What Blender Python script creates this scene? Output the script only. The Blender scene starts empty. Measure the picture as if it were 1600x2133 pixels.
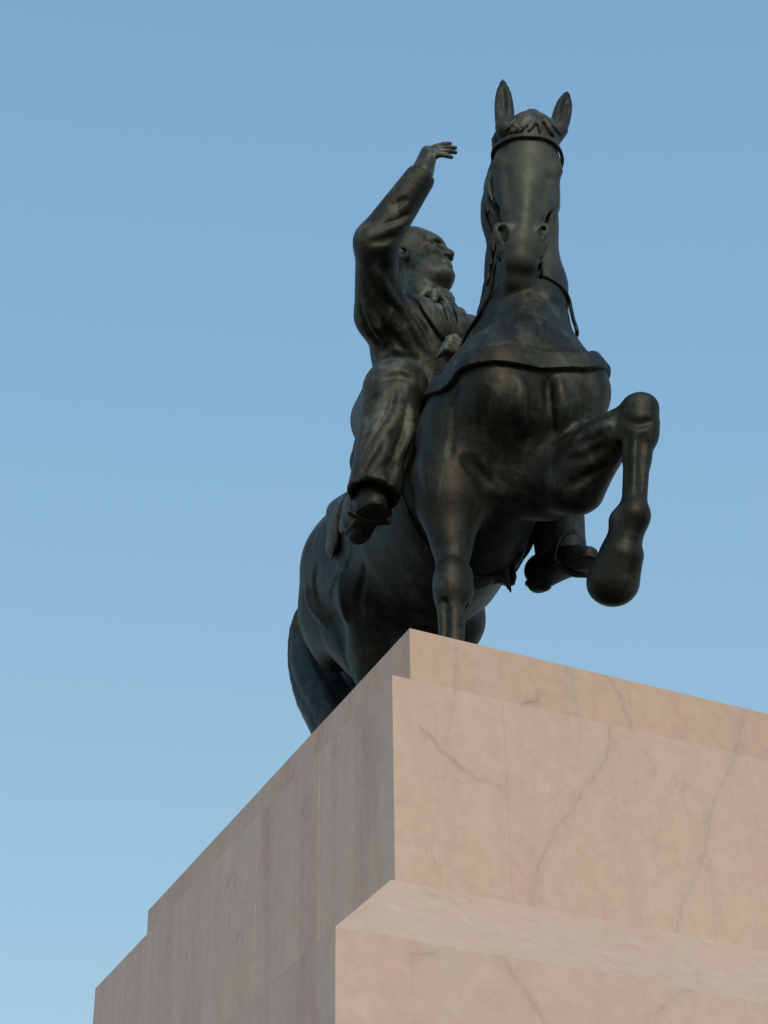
import bpy, bmesh, math, random
import numpy as np
random.seed(7); np.random.seed(7)

# ------------------------------------------------------------------ camera, light, exposure
# Model frame: X along the pedestal's front, Y towards its back, Z up; z = 0 is the top of the pedestal.
CAM = np.array([-3.440, -6.887, -4.662])
FWD = np.array([0.35823501, 0.74263118, 0.56583267])
RGT = np.array([0.90359936, -0.42826175, -0.01000365])
UPV = np.cross(RGT, FWD)
FPX = 4257.87                       # focal length in photograph pixels (1600 x 2133)
ZT = 6.262                          # pedestal top above the ground

scene = bpy.context.scene
col = scene.collection
cd = bpy.data.cameras.new("camera")
cam = bpy.data.objects.new("camera", cd); col.objects.link(cam)
cd.sensor_fit = 'VERTICAL'; cd.sensor_height = 24.0
cd.lens = FPX / 2133.0 * 24.0
cd.clip_start = 0.1; cd.clip_end = 4000
from mathutils import Matrix
m = Matrix.Identity(4)
for i in range(3):
    m[i][0] = RGT[i]; m[i][1] = UPV[i]; m[i][2] = -FWD[i]; m[i][3] = CAM[i] + (ZT if i == 2 else 0)
cam.matrix_world = m
scene.camera = cam

SUN_AZ = math.radians(196)          # compass style: 0 = +Y, 90 = +X
SUN_EL = math.radians(24)
world = bpy.data.worlds.new("World"); scene.world = world; world.use_nodes = True
nt = world.node_tree; nt.nodes.clear()
sky = nt.nodes.new("ShaderNodeTexSky"); sky.sky_type = 'NISHITA'; sky.sun_disc = False
sky.sun_elevation = SUN_EL; sky.sun_rotation = SUN_AZ
sky.altitude = 0; sky.air_density = 1.0; sky.dust_density = 0.4; sky.ozone_density = 1.0
bg = nt.nodes.new("ShaderNodeBackground"); bg.inputs[1].default_value = 0.15
wo = nt.nodes.new("ShaderNodeOutputWorld")
# the camera's softer sky contrast and its white balance, one power and one gain per channel
sep = nt.nodes.new("ShaderNodeSeparateColor"); com = nt.nodes.new("ShaderNodeCombineColor"); nt.links.new(sky.outputs[0], sep.inputs[0])
for ch, (pw, gn) in enumerate(((0.58, 0.838), (0.42, 1.233), (0.23, 1.776))):
    p_ = nt.nodes.new("ShaderNodeMath"); p_.operation = 'POWER'; p_.inputs[1].default_value = pw; nt.links.new(sep.outputs[ch], p_.inputs[0])
    g_ = nt.nodes.new("ShaderNodeMath"); g_.operation = 'MULTIPLY'; g_.inputs[1].default_value = gn; nt.links.new(p_.outputs[0], g_.inputs[0])
    nt.links.new(g_.outputs[0], com.inputs[ch])
nt.links.new(com.outputs[0], bg.inputs[0]); nt.links.new(bg.outputs[0], wo.inputs[0])

sd = bpy.data.lights.new("sun", 'SUN'); sd.energy = 1.05; sd.angle = math.radians(14); sd.color = (1.0, 0.89, 0.75)
sun = bpy.data.objects.new("sun", sd); col.objects.link(sun)
sv = np.array([math.sin(SUN_AZ) * math.cos(SUN_EL), math.cos(SUN_AZ) * math.cos(SUN_EL), math.sin(SUN_EL)])
from mathutils import Vector
sun.rotation_euler = Vector(tuple(sv)).to_track_quat('Z', 'Y').to_euler()
sun.location = (0, -10, 20)

scene.view_settings.view_transform = 'Standard'; scene.view_settings.look = 'None'
scene.view_settings.gamma = 1.0; scene.view_settings.exposure = 0.95; scene.view_settings.use_curve_mapping = False

# ------------------------------------------------------------------ helpers
def V(*a): return np.array(a, dtype=np.float64)
def nrm(v): v = np.asarray(v, float); return v / np.linalg.norm(v)
def ray(px, py): return FWD + RGT * (px - 800) / FPX - UPV * (py - 1066.5) / FPX
def PY(px, py, Y): d = ray(px, py); return CAM + d * ((Y - CAM[1]) / d[1])
def PX(px, py, X): d = ray(px, py); return CAM + d * ((X - CAM[0]) / d[0])

class Field:
    """A grid of signed distances; shapes are blended in, then a surface is drawn through the zeros."""
    def __init__(s, lo, hi, h):
        s.h = h; s.lo = np.asarray(lo, float)
        n = np.ceil((np.asarray(hi, float) - s.lo) / h).astype(int) + 1
        s.ax = [(s.lo[i] + np.arange(n[i]) * h).astype(np.float32) for i in range(3)]
        s.n = n; s.D = np.full(tuple(n), 0.4, np.float32)
    def blk(s, lo, hi):
        a = np.clip(np.floor((np.asarray(lo) - s.lo) / s.h).astype(int), 0, s.n - 1)
        b = np.clip(np.ceil((np.asarray(hi) - s.lo) / s.h).astype(int) + 1, 1, s.n)
        sl = tuple(slice(a[i], b[i]) for i in range(3))
        return sl, s.ax[0][sl[0]][:, None, None], s.ax[1][sl[1]][None, :, None], s.ax[2][sl[2]][None, None, :]
    def put(s, fn, lo, hi, k, sub=False):
        pad = k + 3 * s.h
        lo = np.asarray(lo) - pad; hi = np.asarray(hi) + pad
        sl, x, y, z = s.blk(lo, hi)
        if any(q.stop <= q.start for q in sl): return
        d = fn(x, y, z).astype(np.float32); D = s.D[sl]
        if sub:
            d = -d
            if k > 0:
                hh = np.maximum(k - np.abs(D - d), 0) / k; s.D[sl] = np.maximum(D, d) + hh * hh * k * .25
            else: s.D[sl] = np.maximum(D, d)
        else:
            if k > 0:
                hh = np.maximum(k - np.abs(D - d), 0) / k; s.D[sl] = np.minimum(D, d) - hh * hh * k * .25
            else: s.D[sl] = np.minimum(D, d)
    def cap(s, A, B, ra, rb=None, k=.05, q=None, sub=False):
        A = np.asarray(A, float); B = np.asarray(B, float); rb = ra if rb is None else rb
        ba = B - A; bb = float(ba @ ba) + 1e-9
        def fn(x, y, z):
            px, py, pz = x - A[0], y - A[1], z - A[2]
            t = np.clip((px * ba[0] + py * ba[1] + pz * ba[2]) / bb, 0, 1)
            vx, vy, vz = px - t * ba[0], py - t * ba[1], pz - t * ba[2]
            d2 = vx * vx + vy * vy + vz * vz
            if q is not None:
                n, sc = q; c = vx * n[0] + vy * n[1] + vz * n[2]
                d2 = d2 + c * c * (1 / sc ** 2 - 1)
            r = ra + (rb - ra) * t
            d = np.sqrt(np.maximum(d2, 0)) - r
            if q is not None and q[1] < .6: d = d * .6
            return d
        R = max(ra, rb) * (max(1, q[1]) if q is not None else 1)
        s.put(fn, np.minimum(A, B) - R, np.maximum(A, B) + R, k, sub)
    def chain(s, pts, rad, k=.05, q=None, sub=False):
        for i in range(len(pts) - 1):
            s.cap(pts[i], pts[i + 1], rad[i], rad[i + 1], k if i == 0 else min(k, .03), q, sub)
    def ell(s, C, r, axes=None, k=.05, sub=False):
        C = np.asarray(C, float); r = np.asarray(r, float)
        M = np.eye(3) if axes is None else np.array([nrm(a) for a in axes])
        def fn(x, y, z):
            px, py, pz = x - C[0], y - C[1], z - C[2]
            k0 = 0; k1 = 0
            for i in range(3):
                c = (px * M[i][0] + py * M[i][1] + pz * M[i][2])
                k0 = k0 + (c / r[i]) ** 2; k1 = k1 + (c / r[i] ** 2) ** 2
            k0 = np.sqrt(k0); k1 = np.sqrt(k1) + 1e-6
            return k0 * (k0 - 1) / k1
        e = np.sqrt(((M * r[:, None]) ** 2).sum(0))
        s.put(fn, C - e, C + e, k, sub)
    def box(s, C, r, axes, rnd=.01, k=.02, sub=False):
        C = np.asarray(C, float); r = np.asarray(r, float) - rnd; M = np.array([nrm(a) for a in axes])
        def fn(x, y, z):
            px, py, pz = x - C[0], y - C[1], z - C[2]
            o2 = 0; ins = None
            for i in range(3):
                c = np.abs(px * M[i][0] + py * M[i][1] + pz * M[i][2]) - r[i]
                o2 = o2 + np.maximum(c, 0) ** 2; ins = c if ins is None else np.maximum(ins, c)
            return np.sqrt(o2) + np.minimum(ins, 0) - rnd
        e = np.sqrt(((M * (r + rnd)[:, None]) ** 2).sum(0))
        s.put(fn, C - e, C + e, k, sub)
    def at(s, P):
        P = np.atleast_2d(P); g = np.clip((P - s.lo) / s.h, 0, s.n - 1.001); i = g.astype(int); f = g - i; o = 0
        for a in (0, 1):
            for b in (0, 1):
                for c in (0, 1):
                    w = (f[:, 0] if a else 1 - f[:, 0]) * (f[:, 1] if b else 1 - f[:, 1]) * (f[:, 2] if c else 1 - f[:, 2])
                    o = o + w * s.D[i[:, 0] + a, i[:, 1] + b, i[:, 2] + c]
        return o
    def grad(s, P, e=.02):
        P = np.atleast_2d(P)
        g = np.stack([s.at(P + e * np.eye(3)[i]) - s.at(P - e * np.eye(3)[i]) for i in range(3)], 1)
        return g / (np.linalg.norm(g, axis=1, keepdims=True) + 1e-9)
    def snap(s, P, off=0., it=12):
        P = np.atleast_2d(np.asarray(P, float)).copy()
        for _ in range(it): P -= s.grad(P) * np.clip(s.at(P) - off, -.05, .05)[:, None]
        return P
    def hit(s, px, py, t0=8., t1=13.):
        """Where the sight line through a photograph pixel meets this surface."""
        d = nrm(ray(px, py)); ts = np.arange(t0, t1, s.h * .7); P = CAM + ts[:, None] * d
        ok = ((P > s.lo) & (P < s.lo + (s.n - 1) * s.h)).all(1)
        v = np.where(ok, s.at(P), 1); k = np.argmax(v < 0)
        return P[k] if v[k] < 0 else P[np.argmin(v)]
    def mesh(s, name, smooth=1):
        D = s.D; n = s.n
        ins = D < 0
        c = [ins[a:n[0] - 1 + a, b:n[1] - 1 + b, e:n[2] - 1 + e] for a in (0, 1) for b in (0, 1) for e in (0, 1)]
        sm = sum(q.astype(np.int8) for q in c)
        act = np.argwhere((sm > 0) & (sm < 8))
        idx = np.full(tuple(n - 1), -1, np.int32); idx[act[:, 0], act[:, 1], act[:, 2]] = np.arange(len(act))
        cor = np.array([(a, b, e) for a in (0, 1) for b in (0, 1) for e in (0, 1)])
        vals = np.stack([D[act[:, 0] + q[0], act[:, 1] + q[1], act[:, 2] + q[2]] for q in cor], 1)
        acc = np.zeros((len(act), 3)); cnt = np.zeros(len(act))
        for a in range(8):
            for b in range(a + 1, 8):
                if np.abs(cor[a] - cor[b]).sum() != 1: continue
                va, vb = vals[:, a], vals[:, b]; mk = (va < 0) != (vb < 0)
                t = np.where(mk, va / np.where(mk, va - vb, 1), 0)
                p = cor[a] + t[:, None] * (cor[b] - cor[a])
                acc += p * mk[:, None]; cnt += mk
        vert = s.lo + (act + acc / cnt[:, None]) * s.h
        quads = []
        for ax in range(3):
            o1, o2 = [(1, 2), (2, 0), (0, 1)][ax]
            sa = [slice(None)] * 3; sb = [slice(None)] * 3
            sa[ax] = slice(0, n[ax] - 1); sb[ax] = slice(1, n[ax])
            A, B = ins[tuple(sa)], ins[tuple(sb)]
            e = np.argwhere(A != B)
            e = e[(e[:, o1] >= 1) & (e[:, o2] >= 1) & (e[:, o1] < n[o1] - 1) & (e[:, o2] < n[o2] - 1)]
            fl = A[e[:, 0], e[:, 1], e[:, 2]]
            def g(d1, d2):
                q = e.copy(); q[:, o1] += d1; q[:, o2] += d2; return idx[q[:, 0], q[:, 1], q[:, 2]]
            Q = np.stack([g(-1, -1), g(0, -1), g(0, 0), g(-1, 0)], 1)
            Q[~fl] = Q[~fl][:, ::-1]
            quads.append(Q)
        Q = np.concatenate(quads); Q = Q[(Q >= 0).all(1)]
        for _ in range(smooth):
            nb = np.zeros_like(vert); nc = np.zeros(len(vert))
            for i in range(4):
                for j in (1, 3):
                    for d_ in range(3): nb[:, d_] += np.bincount(Q[:, i], vert[Q[:, (i + j) % 4], d_], len(vert))
                    nc += np.bincount(Q[:, i], minlength=len(vert))
            vert = vert * .45 + (nb / np.maximum(nc, 1)[:, None]) * .55
        return vert, Q

def mesh_np(name, vert, faces, mat, smooth=True):
    me = bpy.data.meshes.new(name)
    k = faces.shape[1]
    me.vertices.add(len(vert)); me.vertices.foreach_set("co", np.ascontiguousarray(vert, np.float32).ravel())
    me.loops.add(faces.size); me.loops.foreach_set("vertex_index", np.ascontiguousarray(faces, np.int32).ravel())
    me.polygons.add(len(faces)); me.polygons.foreach_set("loop_start", np.arange(0, faces.size, k, dtype=np.int32))
    me.polygons.foreach_set("loop_total", np.full(len(faces), k, np.int32))
    me.polygons.foreach_set("use_smooth", np.full(len(faces), smooth, bool))
    me.update(calc_edges=True); me.validate()
    me.materials.append(mat)
    return me

def empty(name, loc, label=None, cat=None):
    o = bpy.data.objects.new(name, None); col.objects.link(o); o.location = loc; o.empty_display_size = .3
    if label: o["label"] = label
    if cat: o["category"] = cat
    return o

def link(name, me, parent=None, loc=(0, 0, 0)):
    o = bpy.data.objects.new(name, me); col.objects.link(o); o.location = loc
    if parent is not None: o.parent = parent
    return o

# ------------------------------------------------------------------ materials
def newmat(name):
    mt = bpy.data.materials.new(name); mt.use_nodes = True
    t = mt.node_tree; t.nodes.clear()
    out = t.nodes.new("ShaderNodeOutputMaterial"); b = t.nodes.new("ShaderNodeBsdfPrincipled")
    t.links.new(b.outputs[0], out.inputs[0])
    return mt, t, b

def nd(t, typ, **kw):
    n = t.nodes.new(typ)
    for k, v in kw.items():
        if k.startswith("i_"):
            key = k[2:]; key = int(key) if key.isdigit() else key
            n.inputs[key].default_value = v
        else: setattr(n, k, v)
    return n

def ramp(t, src, stops):
    r = t.nodes.new("ShaderNodeValToRGB"); e = r.color_ramp.elements
    while len(e) < len(stops): e.new(.5)
    for i, (p, c) in enumerate(stops): e[i].position = p; e[i].color = (*c, 1) if len(c) == 3 else c
    t.links.new(src, r.inputs[0]); return r

def mixc(t, fac, a, b, blend='MIX'):
    n = t.nodes.new("ShaderNodeMix"); n.data_type = 'RGBA'; n.blend_type = blend
    for s, v in ((0, fac), (6, a), (7, b)):
        if hasattr(v, "is_linked") or hasattr(v, "links"): t.links.new(v, n.inputs[s])
        else: n.inputs[s].default_value = v if s == 0 else (*v, 1) if len(v) == 3 else v
    return n.outputs[2]

def bronze(name, dark, mid, light, rough=.42, face_lights=None):
    mt, t, b = newmat(name); L = t.links
    g = nd(t, "ShaderNodeNewGeometry")
    n1 = nd(t, "ShaderNodeTexNoise", i_Scale=2.3, i_Detail=7.0, i_Roughness=.6); L.new(g.outputs[0], n1.inputs[0])
    n2 = nd(t, "ShaderNodeTexNoise", i_Scale=11.0, i_Detail=6.0, i_Roughness=.65, i_Distortion=.6); L.new(g.outputs[0], n2.inputs[0])
    mp = nd(t, "ShaderNodeMapping"); mp.inputs[3].default_value = (9, 9, 1.4); L.new(g.outputs[0], mp.inputs[0])
    n3 = nd(t, "ShaderNodeTexNoise", i_Scale=1.2, i_Detail=5.0, i_Roughness=.6); L.new(mp.outputs[0], n3.inputs[0])
    n4 = nd(t, "ShaderNodeTexNoise", i_Scale=85.0, i_Detail=3.0); L.new(g.outputs[0], n4.inputs[0])
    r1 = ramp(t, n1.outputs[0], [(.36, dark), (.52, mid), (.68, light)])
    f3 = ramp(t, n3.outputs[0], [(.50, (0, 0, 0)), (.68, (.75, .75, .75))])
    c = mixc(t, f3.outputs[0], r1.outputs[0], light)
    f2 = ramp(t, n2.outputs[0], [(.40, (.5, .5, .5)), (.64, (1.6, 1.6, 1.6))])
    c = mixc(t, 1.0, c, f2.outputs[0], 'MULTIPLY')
    if face_lights is not None:  # paler patina round the head: the face's lights put into the colour
        q0, rad, amt, colr = face_lights
        df = nd(t, "ShaderNodeVectorMath", operation='DISTANCE'); L.new(g.outputs[0], df.inputs[0]); df.inputs[1].default_value = tuple(q0)
        mr = nd(t, "ShaderNodeMapRange"); mr.interpolation_type = 'SMOOTHSTEP'; L.new(df.outputs["Value"], mr.inputs[0]); mr.inputs[1].default_value = rad; mr.inputs[2].default_value = rad * .35; mr.inputs[3].default_value = 0; mr.inputs[4].default_value = amt
        nw = ramp(t, n1.outputs[0], [(.35, (.25, .25, .25)), (.6, (1, 1, 1))])
        mu = nd(t, "ShaderNodeMath", operation='MULTIPLY'); L.new(mr.outputs[0], mu.inputs[0]); L.new(nw.outputs[0], mu.inputs[1])
        c = mixc(t, mu.outputs[0], c, colr)
    L.new(c, b.inputs["Base Color"])
    b.inputs["Metallic"].default_value = .15
    b.inputs["Specular IOR Level"].default_value = .38; b.inputs["Specular Tint"].default_value = (1.0, .96, .80, 1)
    rr = nd(t, "ShaderNodeMapRange"); rr.inputs[3].default_value = rough - .08; rr.inputs[4].default_value = rough + .16
    L.new(n2.outputs[0], rr.inputs[0]); L.new(rr.outputs[0], b.inputs["Roughness"])
    bp = nd(t, "ShaderNodeBump", i_Strength=.32, i_Distance=.015)
    mm = nd(t, "ShaderNodeMath", operation='MULTIPLY_ADD'); L.new(n2.outputs[0], mm.inputs[0]); mm.inputs[1].default_value = 1.0
    m4 = nd(t, "ShaderNodeMath", operation='MULTIPLY'); L.new(n4.outputs[0], m4.inputs[0]); m4.inputs[1].default_value = .16
    L.new(m4.outputs[0], mm.inputs[2]); L.new(mm.outputs[0], bp.inputs["Height"]); L.new(bp.outputs[0], b.inputs["Normal"])
    return mt

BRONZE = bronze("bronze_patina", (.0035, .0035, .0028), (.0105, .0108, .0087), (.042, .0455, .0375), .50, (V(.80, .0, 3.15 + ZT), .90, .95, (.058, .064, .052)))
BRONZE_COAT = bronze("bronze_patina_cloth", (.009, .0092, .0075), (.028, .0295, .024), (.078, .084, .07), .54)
BRONZE_SKIN = bronze("bronze_patina_pale", (.022, .0235, .019), (.055, .060, .049), (.12, .134, .113), .47)  # paler bronze; the forelock's highlights are put into this colour

# ------------------------------------------------------------------ ground
def paving_material():
    mt, t, b = newmat("plaza_paving"); L = t.links
    g = nd(t, "ShaderNodeNewGeometry")
    br = nd(t, "ShaderNodeTexBrick", i_Scale=1.0); br.offset = .5
    br.inputs["Color1"].default_value = (.14, .115, .09, 1); br.inputs["Color2"].default_value = (.165, .135, .107, 1)
    br.inputs["Mortar"].default_value = (.10, .085, .07, 1); br.inputs["Mortar Size"].default_value = .008
    br.inputs["Brick Width"].default_value = .9; br.inputs["Row Height"].default_value = .6
    L.new(g.outputs[0], br.inputs[0])
    n = nd(t, "ShaderNodeTexNoise", i_Scale=1.7, i_Detail=6.0); L.new(g.outputs[0], n.inputs[0])
    r = ramp(t, n.outputs[0], [(.3, (.75, .75, .75)), (.7, (1.15, 1.15, 1.15))])
    L.new(mixc(t, 1.0, br.outputs[0], r.outputs[0], 'MULTIPLY'), b.inputs["Base Color"])
    b.inputs["Roughness"].default_value = .7
    return mt
gm = bpy.data.meshes.new("ground")
gm.from_pydata([(-1500, -1500, 0), (1500, -1500, 0), (1500, 1500, 0), (-1500, 1500, 0)], [], [(0, 1, 2, 3)])
gm.materials.append(paving_material())
ground = link("ground", gm); ground["kind"] = "structure"; ground["label"] = "stone paved square around the monument"

# ------------------------------------------------------------------ pedestal
H1, AX, H2, LT, LB, EO, H3 = .261, .091, .969, 3.351, 3.95, .477, .453
WT = 2.12                                  # width of the top block
def marble():
    mt, t, b = newmat("pink_marble"); L = t.links
    g = nd(t, "ShaderNodeNewGeometry"); oi = nd(t, "ShaderNodeObjectInfo")
    # coordinates shift a little from slab to slab, as the slabs are cut from different places
    off = nd(t, "ShaderNodeVectorMath", operation='SCALE'); off.inputs[3].default_value = .10
    cx = nd(t, "ShaderNodeCombineXYZ"); L.new(oi.outputs["Random"], cx.inputs[0]); L.new(oi.outputs["Random"], cx.inputs[1]); L.new(oi.outputs["Random"], cx.inputs[2])
    L.new(cx.outputs[0], off.inputs[0])
    pos = nd(t, "ShaderNodeVectorMath", operation='ADD'); L.new(g.outputs[0], pos.inputs[0]); L.new(off.outputs[0], pos.inputs[1])
    P = pos.outputs[0]; G = g.outputs[0]
    sepn = nd(t, "ShaderNodeSeparateXYZ"); L.new(g.outputs["True Normal"], sepn.inputs[0])
    n1 = nd(t, "ShaderNodeTexNoise", i_Scale=3.2, i_Detail=7.0, i_Roughness=.62, i_Distortion=.8); L.new(P, n1.inputs[0])
    base = ramp(t, n1.outputs[0], [(.30, (.51, .392, .300)), (.48, (.53, .402, .315)), (.60, (.54, .390, .315)), (.74, (.56, .445, .365))])
    # vertical clouding
    mp = nd(t, "ShaderNodeMapping"); mp.inputs[3].default_value = (4.5, 4.5, .55); L.new(P, mp.inputs[0])
    n2 = nd(t, "ShaderNodeTexNoise", i_Scale=1.0, i_Detail=6.0, i_Roughness=.6, i_Distortion=.7); L.new(mp.outputs[0], n2.inputs[0])
    an = nd(t, "ShaderNodeMath", operation='ABSOLUTE'); L.new(sepn.outputs[0], an.inputs[0])
    band = nd(t, "ShaderNodeMapRange"); L.new(an.outputs[0], band.inputs[0]); band.inputs[3].default_value = .34; band.inputs[4].default_value = 1.05
    pink = ramp(t, n2.outputs[0], [(.48, (0, 0, 0)), (.62, (.6, .6, .6)), (.78, (1, 1, 1))])
    pk = nd(t, "ShaderNodeMath", operation='MULTIPLY'); L.new(pink.outputs[0], pk.inputs[0]); L.new(band.outputs[0], pk.inputs[1])
    c = mixc(t, pk.outputs[0], base.outputs[0], (.48, .305, .255))
    pale = ramp(t, n2.outputs[0], [(.28, (.85, .85, .85)), (.45, (0, 0, 0))])
    pl = nd(t, "ShaderNodeMath", operation='MULTIPLY'); L.new(pale.outputs[0], pl.inputs[0]); L.new(band.outputs[0], pl.inputs[1])
    c = mixc(t, pl.outputs[0], c, (.51, .43, .38))
    # fine reddish veins
    n3 = nd(t, "ShaderNodeTexNoise", i_Scale=3.4, i_Detail=8.0, i_Roughness=.6, i_Distortion=1.2); L.new(P, n3.inputs[0])
    a = nd(t, "ShaderNodeMath", operation='SUBTRACT'); L.new(n3.outputs[0], a.inputs[0]); a.inputs[1].default_value = .52
    a2 = nd(t, "ShaderNodeMath", operation='ABSOLUTE'); L.new(a.outputs[0], a2.inputs[0])
    vr = ramp(t, a2.outputs[0], [(.0, (1, 1, 1)), (.03, (0, 0, 0))])
    n4 = nd(t, "ShaderNodeTexNoise", i_Scale=1.9, i_Detail=3.0); L.new(P, n4.inputs[0])
    vm = ramp(t, n4.outputs[0], [(.56, (0, 0, 0)), (.74, (.4, .4, .4))])
    vv = mixc(t, 1.0, vr.outputs[0], vm.outputs[0], 'MULTIPLY')
    c = mixc(t, vv, c, (.18, .10, .08))
    # small specks and pale chips
    n5 = nd(t, "ShaderNodeTexNoise", i_Scale=34.0, i_Detail=3.0, i_Roughness=.6); L.new(G, n5.inputs[0])
    sp = ramp(t, n5.outputs[0], [(.70, (0, 0, 0)), (.78, (.45, .45, .45))])
    c = mixc(t, sp.outputs[0], c, (.56, .44, .335))
    n6 = nd(t, "ShaderNodeTexNoise", i_Scale=14.0, i_Detail=5.0, i_Roughness=.7); L.new(G, n6.inputs[0])
    mo = ramp(t, n6.outputs[0], [(.32, (.92, .91, .90)), (.66, (1.05, 1.05, 1.05))])
    c = mixc(t, 1.0, c, mo.outputs[0], 'MULTIPLY')
    # slab to slab tint
    tr = ramp(t, oi.outputs["Random"], [(0, (.975, .97, .97)), (.5, (1, 1, 1)), (1, (1.02, 1.018, 1.01))])
    c = mixc(t, 1.0, c, tr.outputs[0], 'MULTIPLY')
    # long natural veins and cracks that run through the front: polylines in the front plane, wavering
    nz = nd(t, "ShaderNodeTexNoise", i_Scale=11.0, i_Detail=9.0, i_Roughness=.78); L.new(G, nz.inputs[0])
    wob = nd(t, "ShaderNodeVectorMath", operation='SUBTRACT'); L.new(nz.outputs[1], wob.inputs[0]); wob.inputs[1].default_value = (.5, .5, .5)
    wb = nd(t, "ShaderNodeVectorMath", operation='SCALE'); L.new(wob.outputs[0], wb.inputs[0]); wb.inputs[3].default_value = .075
    wp = nd(t, "ShaderNodeVectorMath", operation='ADD'); L.new(G, wp.inputs[0]); L.new(wb.outputs[0], wp.inputs[1])
    wp0 = wp; wp = nd(t, "ShaderNodeVectorMath", operation='MULTIPLY'); L.new(wp0.outputs[0], wp.inputs[0]); wp.inputs[1].default_value = (1, 0, 1)
    nfade = nd(t, "ShaderNodeTexNoise", i_Scale=16.0, i_Detail=6.0, i_Roughness=.7); L.new(G, nfade.inputs[0])
    fade = ramp(t, nfade.outputs[0], [(.38, (.05, .05, .05)), (.62, (1, 1, 1))])
    def seg_dist(A, B):
        A = np.asarray(A); B = np.asarray(B); ba = B - A; bb = float(ba @ ba)
        pa = nd(t, "ShaderNodeVectorMath", operation='SUBTRACT'); L.new(wp.outputs[0], pa.inputs[0]); pa.inputs[1].default_value = tuple(A)
        dt = nd(t, "ShaderNodeVectorMath", operation='DOT_PRODUCT'); L.new(pa.outputs[0], dt.inputs[0]); dt.inputs[1].default_value = tuple(ba / bb)
        cl = nd(t, "ShaderNodeClamp"); L.new(dt.outputs["Value"], cl.inputs[0])
        sc = nd(t, "ShaderNodeVectorMath", operation='SCALE'); sc.inputs[0].default_value = tuple(ba); L.new(cl.outputs[0], sc.inputs[3])
        df = nd(t, "ShaderNodeVectorMath", operation='SUBTRACT'); L.new(pa.outputs[0], df.inputs[0]); L.new(sc.outputs[0], df.inputs[1])
        ln = nd(t, "ShaderNodeVectorMath", operation='LENGTH'); L.new(df.outputs[0], ln.inputs[0])
        return ln.outputs["Value"]
    def vein(c, pix, width, color, amt, Y=0.0):
        pts = [(PY(x, y, Y) + V(0, 0, ZT)) * V(1, 0, 1) for x, y in pix]
        d = None
        for i in range(len(pts) - 1):
            e = seg_dist(pts[i], pts[i + 1])
            if d is None: d = e
            else:
                mn = nd(t, "ShaderNodeMath", operation='MINIMUM'); L.new(d, mn.inputs[0]); L.new(e, mn.inputs[1]); d = mn.outputs[0]
        mr = nd(t, "ShaderNodeMapRange"); mr.interpolation_type = 'SMOOTHSTEP'; L.new(d, mr.inputs[0])
        mr.inputs[1].default_value = 0; mr.inputs[2].default_value = width * .5; mr.inputs[3].default_value = amt * .7; mr.inputs[4].default_value = 0
        mu = nd(t, "ShaderNodeMath", operation='MULTIPLY'); L.new(mr.outputs[0], mu.inputs[0]); L.new(fade.outputs[0], mu.inputs[1])
        c = mixc(t, mu.outputs[0], c, color)
        mr2 = nd(t, "ShaderNodeMapRange"); mr2.interpolation_type = 'SMOOTHSTEP'; L.new(d, mr2.inputs[0])
        mr2.inputs[1].default_value = 0; mr2.inputs[2].default_value = width * 2.6; mr2.inputs[3].default_value = amt * .42; mr2.inputs[4].default_value = 0
        return mixc(t, mr2.outputs[0], c, tuple(.6 * x_ + .18 for x_ in color))
    RB = (0.167, 0.093, 0.068)
    c = vein(c, [(1262, 1405), (1290, 1442), (1312, 1511)], 0.0112, RB, 0.47)
    c = vein(c, [(1269, 1517), (1262, 1580), (1216, 1649), (1187, 1686), (1144, 1749), (1119, 1811), (1109, 1886)], 0.0200, (0.205, 0.136, 0.112), 0.43)
    c = vein(c, [(1550, 1480), (1531, 1574), (1487, 1667), (1462, 1799), (1419, 1886), (1406, 1949)], 0.0250, (0.217, 0.155, 0.127), 0.40)
    c = vein(c, [(875, 1517), (937, 1580), (987, 1621), (1050, 1642)], 0.0375, (0.310, 0.167, 0.124), 0.36)
    c = vein(c, [(875, 1517), (937, 1580), (987, 1621)], 0.0088, (0.161, 0.081, 0.062), 0.50)
    c = vein(c, [(1087, 1467), (1119, 1458), (1122, 1442)], 0.0112, (0.099, 0.046, 0.028), 0.68)
    c = vein(c, [(1191, 1392), (1200, 1492)], 0.0200, (0.248, 0.254, 0.205), 0.43)
    c = vein(c, [(1044, 1992), (1081, 2049), (1119, 2105), (1140, 2140)], 0.0125, RB, 0.43, -EO)
    c = vein(c, [(1366, 2111), (1431, 2061)], 0.0150, (0.174, 0.112, 0.093), 0.43, -EO)
    c = vein(c, [(856, 1986), (900, 1989)], 0.0200, (0.223, 0.136, 0.105), 0.43, -EO)
    c = vein(c, [(953, 1342), (947, 1436), (928, 1555)], 0.0100, (0.223, 0.136, 0.112), 0.36)
    c = mixc(t, 1.0, c, oi.outputs["Color"], 'MULTIPLY')
    L.new(c, b.inputs["Base Color"])
    b.inputs["Roughness"].default_value = .55
    b.inputs["Specular IOR Level"].default_value = .3
    bp = nd(t, "ShaderNodeBump", i_Strength=.08, i_Distance=.004); L.new(n6.outputs[0], bp.inputs["Height"]); L.new(bp.outputs[0], b.inputs["Normal"])
    return mt
MARBLE = marble()
mmort, tmm, bmm = newmat("stone_joint"); bmm.inputs["Base Color"].default_value = (.44, .34, .275, 1); bmm.inputs["Roughness"].default_value = .9

PC = V(WT / 2 - .0, LB / 2, -ZT)
ped = empty("monument_pedestal", (PC[0], PC[1], 0), "tall stepped pink marble pedestal with a sloping ledge beneath the bronze statue", "pedestal")

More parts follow.
